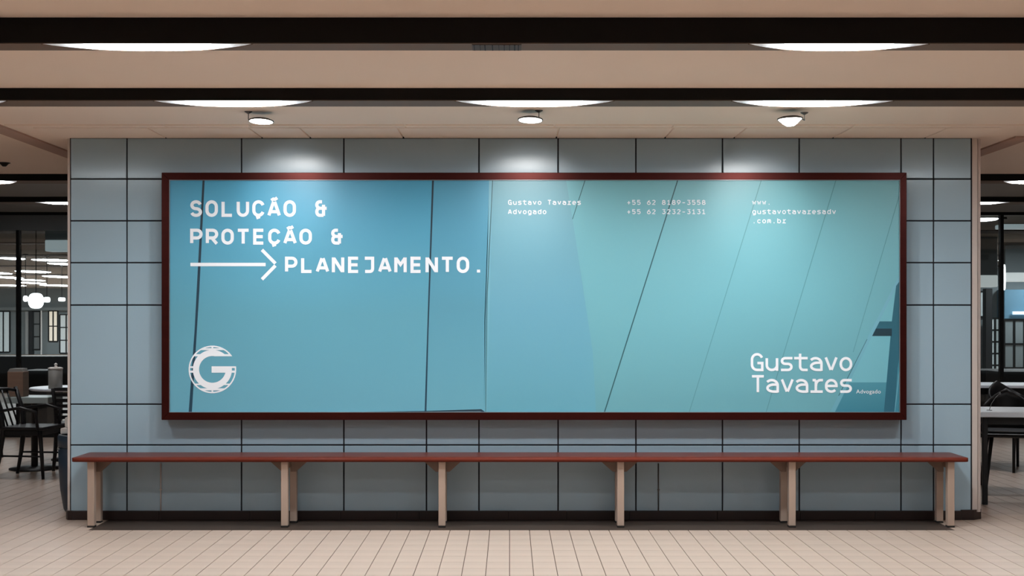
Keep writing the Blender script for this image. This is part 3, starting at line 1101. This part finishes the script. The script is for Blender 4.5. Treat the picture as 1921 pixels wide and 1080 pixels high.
zA = Z(745, 11.37)
tA = table('dining_table', ((X(10, 11.37) + X(90, 11.37)) / 2, 11.56, 0), 0.0, box(-0.19, 0.19, -0.19, 0.19, zA - 0.055, zA, 0.004, 1), M['tabletop_green'], 'small square table with pale green-grey top carrying the brown box, far left', h=zA - 0.02)
zB = 0.70
tB = table('round_table', (-4.19, 12.34, 0), 0.0, lathe([(0, zB - 0.027), (0.40, zB - 0.027), (0.42, zB - 0.018), (0.42, zB - 0.006), (0.41, zB), (0, zB)], 0, 0, 36), M['tabletop'], 'round white-topped table carrying the grey napkin canister left of the pier', h=zB)
# brown box on the square table
d = 11.45
bxr = empty('napkin_box', (X(28.5, d), d + 0.07, zA))
tag(bxr, 'brown printed box with a pale lid on the small square table', 'box')
build('body', box(X(13.5, d), X(43.5, d), d, d + 0.14, zA, zA + 0.225, 0.006, 2), M['brown_box'], bxr)
build('lid', prism([(X(13.5, d), zA + 0.225), (X(43.5, d), zA + 0.210), (X(40, d), zA + 0.252), (X(18, d), zA + 0.252)], d + 0.004, d + 0.136, 0.002), M['napkin_grey'], bxr)
# canister with a tissue
d = 12.02
cx_ = X(104, d)
cr = empty('napkin_canister', (cx_, d, zB))
tag(cr, 'grey napkin canister with a white tissue poking out, on the round table', 'canister')
z0 = zB
build('body', lathe([(0, z0), (0.061, z0), (0.064, z0 + 0.006), (0.064, z0 + 0.185), (0, z0 + 0.185)], cx_, d, 28), M['napkin_grey'], cr, smooth=True)
build('rim', lathe([(0.060, z0 + 0.182), (0.068, z0 + 0.184), (0.068, z0 + 0.196), (0.05, z0 + 0.203), (0, z0 + 0.203)], cx_, d, 28), M['paper'], cr, smooth=True)
build('tissue', lathe([(0.018, z0 + 0.20), (0.012, z0 + 0.217), (0.017, z0 + 0.232), (0.0, z0 + 0.243)], cx_ + 0.004, d, 7), M['paper'], cr)

# right side
def shell_chair(loc, rz, label):
    r = empty('shell_chair', loc, rz)
    tag(r, label, 'chair', GC)
    build('seat', box(-0.21, 0.21, -0.21, 0.22, 0.425, 0.455, 0.014, 2), M['chair'], r, local=True)
    build('seat_pad', box(-0.18, 0.18, -0.17, 0.18, 0.452, 0.475, 0.010, 2), M['cushion'], r, local=True)
    t = bmesh.new()
    nx, nz = 10, 6
    front, back = [], []
    for j in range(nz + 1):
        rowf, rowb = [], []
        v = j / nz
        for i in range(nx + 1):
            a = math.radians(-70 + 140 * i / nx)
            rr = 0.215 - 0.02 * v
            x_, y_ = rr * math.sin(a), -0.02 - rr * math.cos(a) * (1 + 0.10 * v)
            z_ = 0.45 + v * (0.34 - 0.14 * abs(i / nx - 0.5) * 2)
            rowf.append(t.verts.new((x_, y_, z_)))
            rowb.append(t.verts.new((x_ * 1.06, y_ * 1.06 - 0.006, z_)))
        front.append(rowf)
        back.append(rowb)
    for j in range(nz):
        for i in range(nx):
            t.faces.new([front[j][i], front[j][i + 1], front[j + 1][i + 1], front[j + 1][i]])
            t.faces.new([back[j][i], back[j + 1][i], back[j + 1][i + 1], back[j][i + 1]])
    for i in range(nx):
        t.faces.new([front[nz][i], front[nz][i + 1], back[nz][i + 1], back[nz][i]])
        t.faces.new([front[0][i], back[0][i], back[0][i + 1], front[0][i + 1]])
    for j in range(nz):
        t.faces.new([front[j][0], front[j + 1][0], back[j + 1][0], back[j][0]])
        t.faces.new([front[j][nx], back[j][nx], back[j + 1][nx], front[j + 1][nx]])
    bmesh.ops.recalc_face_normals(t, faces=t.faces)
    build('backrest', t, M['chair'], r, smooth=True, local=True)
    for sx_ in (-1, 1):
        for sy in (-1, 1):
            build('leg', tube([(sx_ * 0.15, sy * 0.15, 0.43), (sx_ * 0.20, sy * 0.20, 0.0)], [0.017, 0.012], 8), M['chair'], r, smooth=True, local=True)
    return r


shell_chair((3.98, 10.18, 0), math.radians(165), 'black shell chair with a charcoal pad under the white table, right edge')
shell_chair((3.62, 10.75, 0), math.radians(50), 'black shell chair close to the pier behind the white table, right')
tR = table('dining_table', (4.05, 9.50, 0), math.radians(-7), box(-0.62, 0.62, -0.30, 0.30, 0.640, 0.678, 0.004, 1), M['tabletop'], 'white rectangular table cut by the right picture edge', legs=(0.56, 0.24), h=0.668)
tR2 = table('dining_table', (4.75, 12.1, 0), math.radians(-6), box(-0.55, 0.45, -0.30, 0.30, 0.715, 0.742, 0.003, 1), M['tabletop'], 'pale rectangular table farther back at the right edge', legs=(0.42, 0.25))
shell_chair((4.55, 11.5, 0), math.radians(200), 'black shell chair in front of the farther table, right edge')
# thin desk lamp / wire stand on the white table
lr = empty('wire_stand', (X(1856, 9.45), 9.45, 0.678))
tag(lr, 'thin curved metal wire stand on the white table by the pier', 'stand')
build('wire', tube([(X(1856, 9.45), 9.45, 0.680), (X(1860, 9.45), 9.45, 0.73), (X(1868, 9.45), 9.45, 0.775), (X(1875, 9.45), 9.45, 0.80)], 0.0025, 6), M['bead'], lr, smooth=True)
build('wire_base', lathe([(0, 0.678), (0.02, 0.678), (0.02, 0.682), (0, 0.683)], lr.location.x, 9.45, 12), M['bead'], lr)
build('wire_tip', lathe([(0, 0.793), (0.008, 0.798), (0.008, 0.806), (0, 0.812)], X(1876, 9.45), 9.45, 10), M['bead'], lr, smooth=True)

# ------------------------------------------------------------------ glass partition
def partition(name, x0, x1, mullions, head_z, bottom):
    w = empty(name, ((x0 + x1) / 2, GLASS, 0))
    tag(w, kind='structure')
    build('top_rail', box(x0, x1, GLASS - 0.04, GLASS + 0.04, CEIL - 0.035, CEIL), M['mullion'], w)
    if head_z < CEIL - 0.05:
        build('header_board', box(x0, x1, GLASS - 0.03, GLASS + 0.03, head_z, CEIL - 0.035), M['darkwall'], w)
    build('bottom_rail', box(x0, x1, GLASS - 0.04, GLASS + 0.04, 0.0, bottom), M['mullion'], w)
    ed = [x0] + mullions + [x1]
    for mx_ in mullions:
        build('mullion', box(mx_ - 0.016, mx_ + 0.016, GLASS - 0.04, GLASS + 0.04, bottom, head_z if head_z < CEIL - 0.05 else CEIL - 0.035), M['mullion'], w)
    top = head_z if head_z < CEIL - 0.05 else CEIL - 0.035
    for a, b in zip(ed, ed[1:]):
        build('pane', box(a + 0.018, b - 0.018, GLASS - 0.005, GLASS + 0.005, bottom, top), M['glass'], w)


partition('window_1', -9.0, -3.9, [X(35, GLASS), -4.4], Z(432, GLASS), 0.06)
partition('window_2', 3.9, 9.0, [4.4, X(1878, GLASS)], CEIL, 0.06)

# ------------------------------------------------------------------ hall beyond the glass
tag(build('wall_back', box(-22, 22, FARWALL, FARWALL + 0.2, 0, CEIL), M['darkwall']), kind='structure')
tag(build('wall_left', box(-22.2, -22, GLASS, FARWALL, 0, CEIL), M['darkwall']), kind='structure')
tag(build('wall_right', box(22, 22.2, GLASS, FARWALL, 0, CEIL), M['darkwall']), kind='structure')


def far_lamp(px, py, wpx, label, hpx=4):
    d = F * (CEIL - 0.03 - EYE) / (VY - py)
    d = min(d, FARWALL - 1.2)
    x = X(px, d)
    hw = wpx / 2 * d / F
    dd = min(0.5 * hpx * d * d / (F * 1.2), 1.0)
    r = empty('ceiling_lamp', (x, d, CEIL))
    tag(r, label, 'lamp', 'oval ceiling lamps beyond the glass')
    t = lathe([(0, -0.030), (0.6, -0.028), (0.92, -0.022), (1.0, -0.014)], 0, 0, 24)
    bmesh.ops.scale(t, vec=(hw, dd, 1), verts=t.verts)
    build('diffuser', t, M['lens_far'], r, smooth=True, local=True)
    t = lathe([(1.0, -0.014), (1.04, -0.012), (1.04, 0.0)], 0, 0, 24)
    bmesh.ops.scale(t, vec=(hw, dd, 1), verts=t.verts)
    build('housing_rim', t, M['steel'], r, smooth=True, local=True)


LFAR = [((22, 486, 42), 'long oval ceiling lamp beyond the glass, highest one crossing the left window post'),
        ((95, 489, 66), 'long oval ceiling lamp beyond the glass, right of the left window post, second highest row'),
        ((116, 496, 44), 'oval ceiling lamp beyond the glass touching the left pier edge, below the long one'),
        ((62, 510.5, 56), 'oval ceiling lamp beyond the glass, just right of the left post in the middle row'),
        ((-4, 513, 34), 'short oval ceiling lamp cut by the left picture edge, middle row beyond the glass'),
        ((12, 521, 44), 'oval ceiling lamp left of the left window post, lower middle row beyond the glass'),
        ((112, 520, 50), 'oval ceiling lamp touching the left pier edge, lower middle row beyond the glass'),
        ((57, 526, 36), 'small oval ceiling lamp well above the globe pendant, upper of two close together'),
        ((60, 531.5, 38), 'small oval ceiling lamp right above the globe pendant, lower of two close together'),
        ((108, 536, 56), 'lowest oval ceiling lamp beyond the glass beside the left pier edge'),
        ((18, 536, 50), 'lowest oval ceiling lamp beyond the glass at the left picture edge')]
RFAR = [((1909, 489, 66), 'long oval ceiling lamp beyond the glass cut by the right picture edge'),
        ((1985, 452, 90), 'added unseen oval ceiling lamp beyond the glass outside the right picture edge, nearest row'),  # this and the next two: unseen, added to brighten the right background
        ((2020, 476, 80), 'added unseen oval ceiling lamp beyond the glass outside the right picture edge, middle row'),
        ((1972, 500, 60), 'added unseen oval ceiling lamp beyond the glass outside the right picture edge, farthest row'),
        ((1846, 470, 26), 'short oval ceiling lamp beyond the glass touching the right pier edge')]
for a, lb in LFAR + RFAR:
    far_lamp(*a, lb)
far_lamp(122, 441, 62, 'bright oblong ceiling lamp just behind the glass, left of the pier', 5)
far_lamp(1845, 414, 48, 'bright oblong ceiling lamp just behind the glass, right of the pier', 6)

# lit soffit boxes under the far ceiling
def soffit_box(x0p, x1p, y0p, y1p, d, m, label):
    r = empty('bulkhead', (X((x0p + x1p) / 2, d), d + 0.12, Z(y1p, d)))
    tag(r, label, 'bulkhead')
    if Z(y0p, d) < CEIL - 0.03:
        build('casing', box(X(x0p, d), X(x1p, d), d + 0.01, d + 0.25, Z(y0p, d), CEIL, 0.005, 1), M['slate'], r)
    build('lit_panel', box(X(x0p, d), X(x1p, d), d, d + 0.25, Z(y1p, d), min(CEIL, Z(y0p, d)), 0.01, 1), m, r)
    return r


soft = emis('soft_panel_glow', (190, 208, 214), 0.45)
soft2 = emis('white_panel_glow', (222, 228, 228), 0.62)
soffit_box(84, 140, 450, 471, 17.0, soft, 'pale bluish lit bulkhead panel beyond the glass, left of the pier')
soffit_box(1830, 1872, 516, 538, 19.0, soft2, 'white lit bulkhead panel beyond the glass next to the pier, right')
soffit_box(1886, 1960, 511, 528, 21.0, soft2, 'pale lit bulkhead panel beyond the glass at the right edge')
soffit_box(1880, 1960, 402, 428, 16.5, soft, 'greyish lit bulkhead panel under the ceiling beyond the glass, right edge')

# pendants
def pendant(px, py, w, h, d, label, m=None, square=0.6):
    z = Z(py, d)
    x = X(px, d)
    R, Hh = w / 2 * d / F, h / 2 * d / F
    r = empty('pendant_lamp', (x, d, CEIL))
    tag(r, label, 'lamp', 'pendant lamps beyond the glass')
    prof = []
    for i in range(13):
        a = -PI / 2 + PI * i / 12
        prof.append((R * max(0.0, math.cos(a)) ** square if 0 < i < 12 else 0.0, z + Hh * math.sin(a)))
    build('globe', lathe(prof, x, d, 28), m or M['globe'], r, smooth=True)
    build('cord', tube([(x, d, z + Hh * 0.98), (x, d, CEIL)], 0.006, 6), M['mullion'], r)
    build('ceiling_rose', lathe([(0, CEIL - 0.03), (0.05, CEIL - 0.025), (0.05, CEIL)], x, d, 16), M['mullion'], r)


pendant(67.5, 564, 28, 29, 16.2, 'large glowing white globe pendant beyond the glass, left of the pier')
pendant(48, 560, 9, 11, 24.0, 'small glowing pendant just left of the large globe pendant')
pendant(88, 562, 12, 10, 24.5, 'small glowing pendant just right of the large globe pendant', square=0.3)
pendant(116, 561.5, 13, 7, 26.0, 'small flat glowing pendant close to the pier, left side', square=0.3)
pendant(1881, 520, 11, 49, 15.4, 'tall white cylindrical pendant beside the black window post, right', square=0.2)

# shop front at the far end
def far_piece(name, x0p, x1p, y0p, y1p, d, m, label, cat, th=0.15, group=None):
    zb = max(0.0, Z(y1p, d))
    b = build(name, box(X(x0p, d), X(x1p, d), d, d + th, zb, Z(y0p, d), 0.01, 1), m)
    tag(b, label, cat, group)
    return b


def far_window(x0p, x1p, y0p, y1p, d, m, label, nx=1, nz=2, group=None):
    r = empty('shop_window', (X((x0p + x1p) / 2, d), d, max(0, Z(y1p, d))))
    tag(r, label, 'window', group)
    xa, xb, za, zb = X(x0p, d), X(x1p, d), max(0.0, Z(y1p, d)), Z(y0p, d)
    for i in range(nx):
        for j in range(nz):
            a0, a1 = xa + (xb - xa) * i / nx + 0.02, xa + (xb - xa) * (i + 1) / nx - 0.02
            c0, c1 = za + (zb - za) * j / nz + 0.02, za + (zb - za) * (j + 1) / nz - 0.02
            build('pane', box(a0, a1, d + 0.02, d + 0.04, c0, c1), m, r)
    for i in range(nx + 1):
        xx = xa + (xb - xa) * i / nx
        build('stile', box(xx - 0.025, xx + 0.025, d, d + 0.05, za, zb), M['mullion'], r)
    for j in range(nz + 1):
        zz = za + (zb - za) * j / nz
        build('crossbar', box(xa, xb, d - 0.005, d + 0.045, zz - 0.02, zz + 0.02), M['mullion'], r)


D1 = 50.0
tag(build('wall_shop_left', box(X(-60, D1), X(150, D1), D1 + 0.06, D1 + 0.2, 0, CEIL), M['slate']), kind='structure')
far_window(91, 108, 583, 640, D1, M['lit_window'], 'cream lit shop window beyond the glass, left of the pier', 2, 2)
far_window(112, 136, 590, 662, D1, M['cool_window'], 'cool grey shop window touching the pier edge, left side', 2, 3)
far_window(60, 75, 584, 655, D1, mat('dim_shop_glass', (120, 126, 128), 0.4), 'dim grey shop window below the large globe pendant', 1, 3)
far_window(-6, 18, 584, 660, D1, M['cool_window'], 'bluish shop window at the far left picture edge', 2, 1)
far_piece('column', 47, 52, 584, 700, D1 - 0.4, mat('pale_column', (150, 156, 158), 0.5), 'pale slim column beyond the glass below the globe pendant', 'column', 0.1)
far_piece('column', 76, 78.5, 582, 690, D1 - 0.5, mat('white_post', (225, 228, 228), 0.5), 'thin white post beyond the glass beside the cream window', 'column', 0.04)
far_piece('column', 53, 60, 584, 700, D1 - 0.2, M['booth'], 'dark square column beyond the glass beside the slim pale one', 'column', 0.25)
far_piece('sign_band', -30, 145, 576, 582, D1 - 0.3, M['slate'], 'slate coloured sign band above the shop windows, left of the pier', 'sign band', 0.12)
far_piece('booth_seat', 35, 88, 695, 830, 16.6, M['booth'], 'black upholstered booth seat beyond the glass, left of the pier', 'seat', 0.6)
far_piece('serving_counter', -20, 140, 668, 760, 24.0, M['booth'], 'long black serving counter beyond the glass, left of the pier', 'counter', 0.6)
DR = 30.0
tag(build('wall_shop_right', box(X(1800, DR), X(1990, DR), DR + 0.46, DR + 0.6, 0, CEIL), M['slate']), kind='structure')
far_piece('wall_panel', 1884, 1990, 543, 598, DR, M['bluewall'], 'blue wall panel beyond the glass at the right edge', 'wall panel', 0.46)
far_piece('menu_screen', 1900, 1950, 584, 590, DR - 0.1, M['screen'], 'thin bright white menu screen on the blue wall panel', 'screen', 0.05)
far_window(1884, 1960, 600, 690, DR, M['slate'], 'slate grey window wall below the blue panel, right edge', 4, 2)
far_window(1838, 1849, 547, 594, DR + 0.4, M['cool_window'], 'narrow pale window touching the right edge of the pier', 1, 1)
far_window(1858, 1876, 597, 740, DR + 0.2, M['cool_window'], 'pale grid window between pier and black window post, right', 2, 5)
far_piece('column', 1849, 1862, 541, 740, DR, M['booth'], 'dark square column beyond the glass near the pier, right', 'column', 0.2)
far_piece('serving_counter', 1830, 1960, 694, 800, 19.0, M['booth'], 'long black serving counter beyond the glass, right edge', 'counter', 0.6)
far_piece('booth_seat', 1875, 1960, 697, 830, 17.0, M['booth'], 'low black booth seat beyond the glass, right edge', 'seat', 0.5)
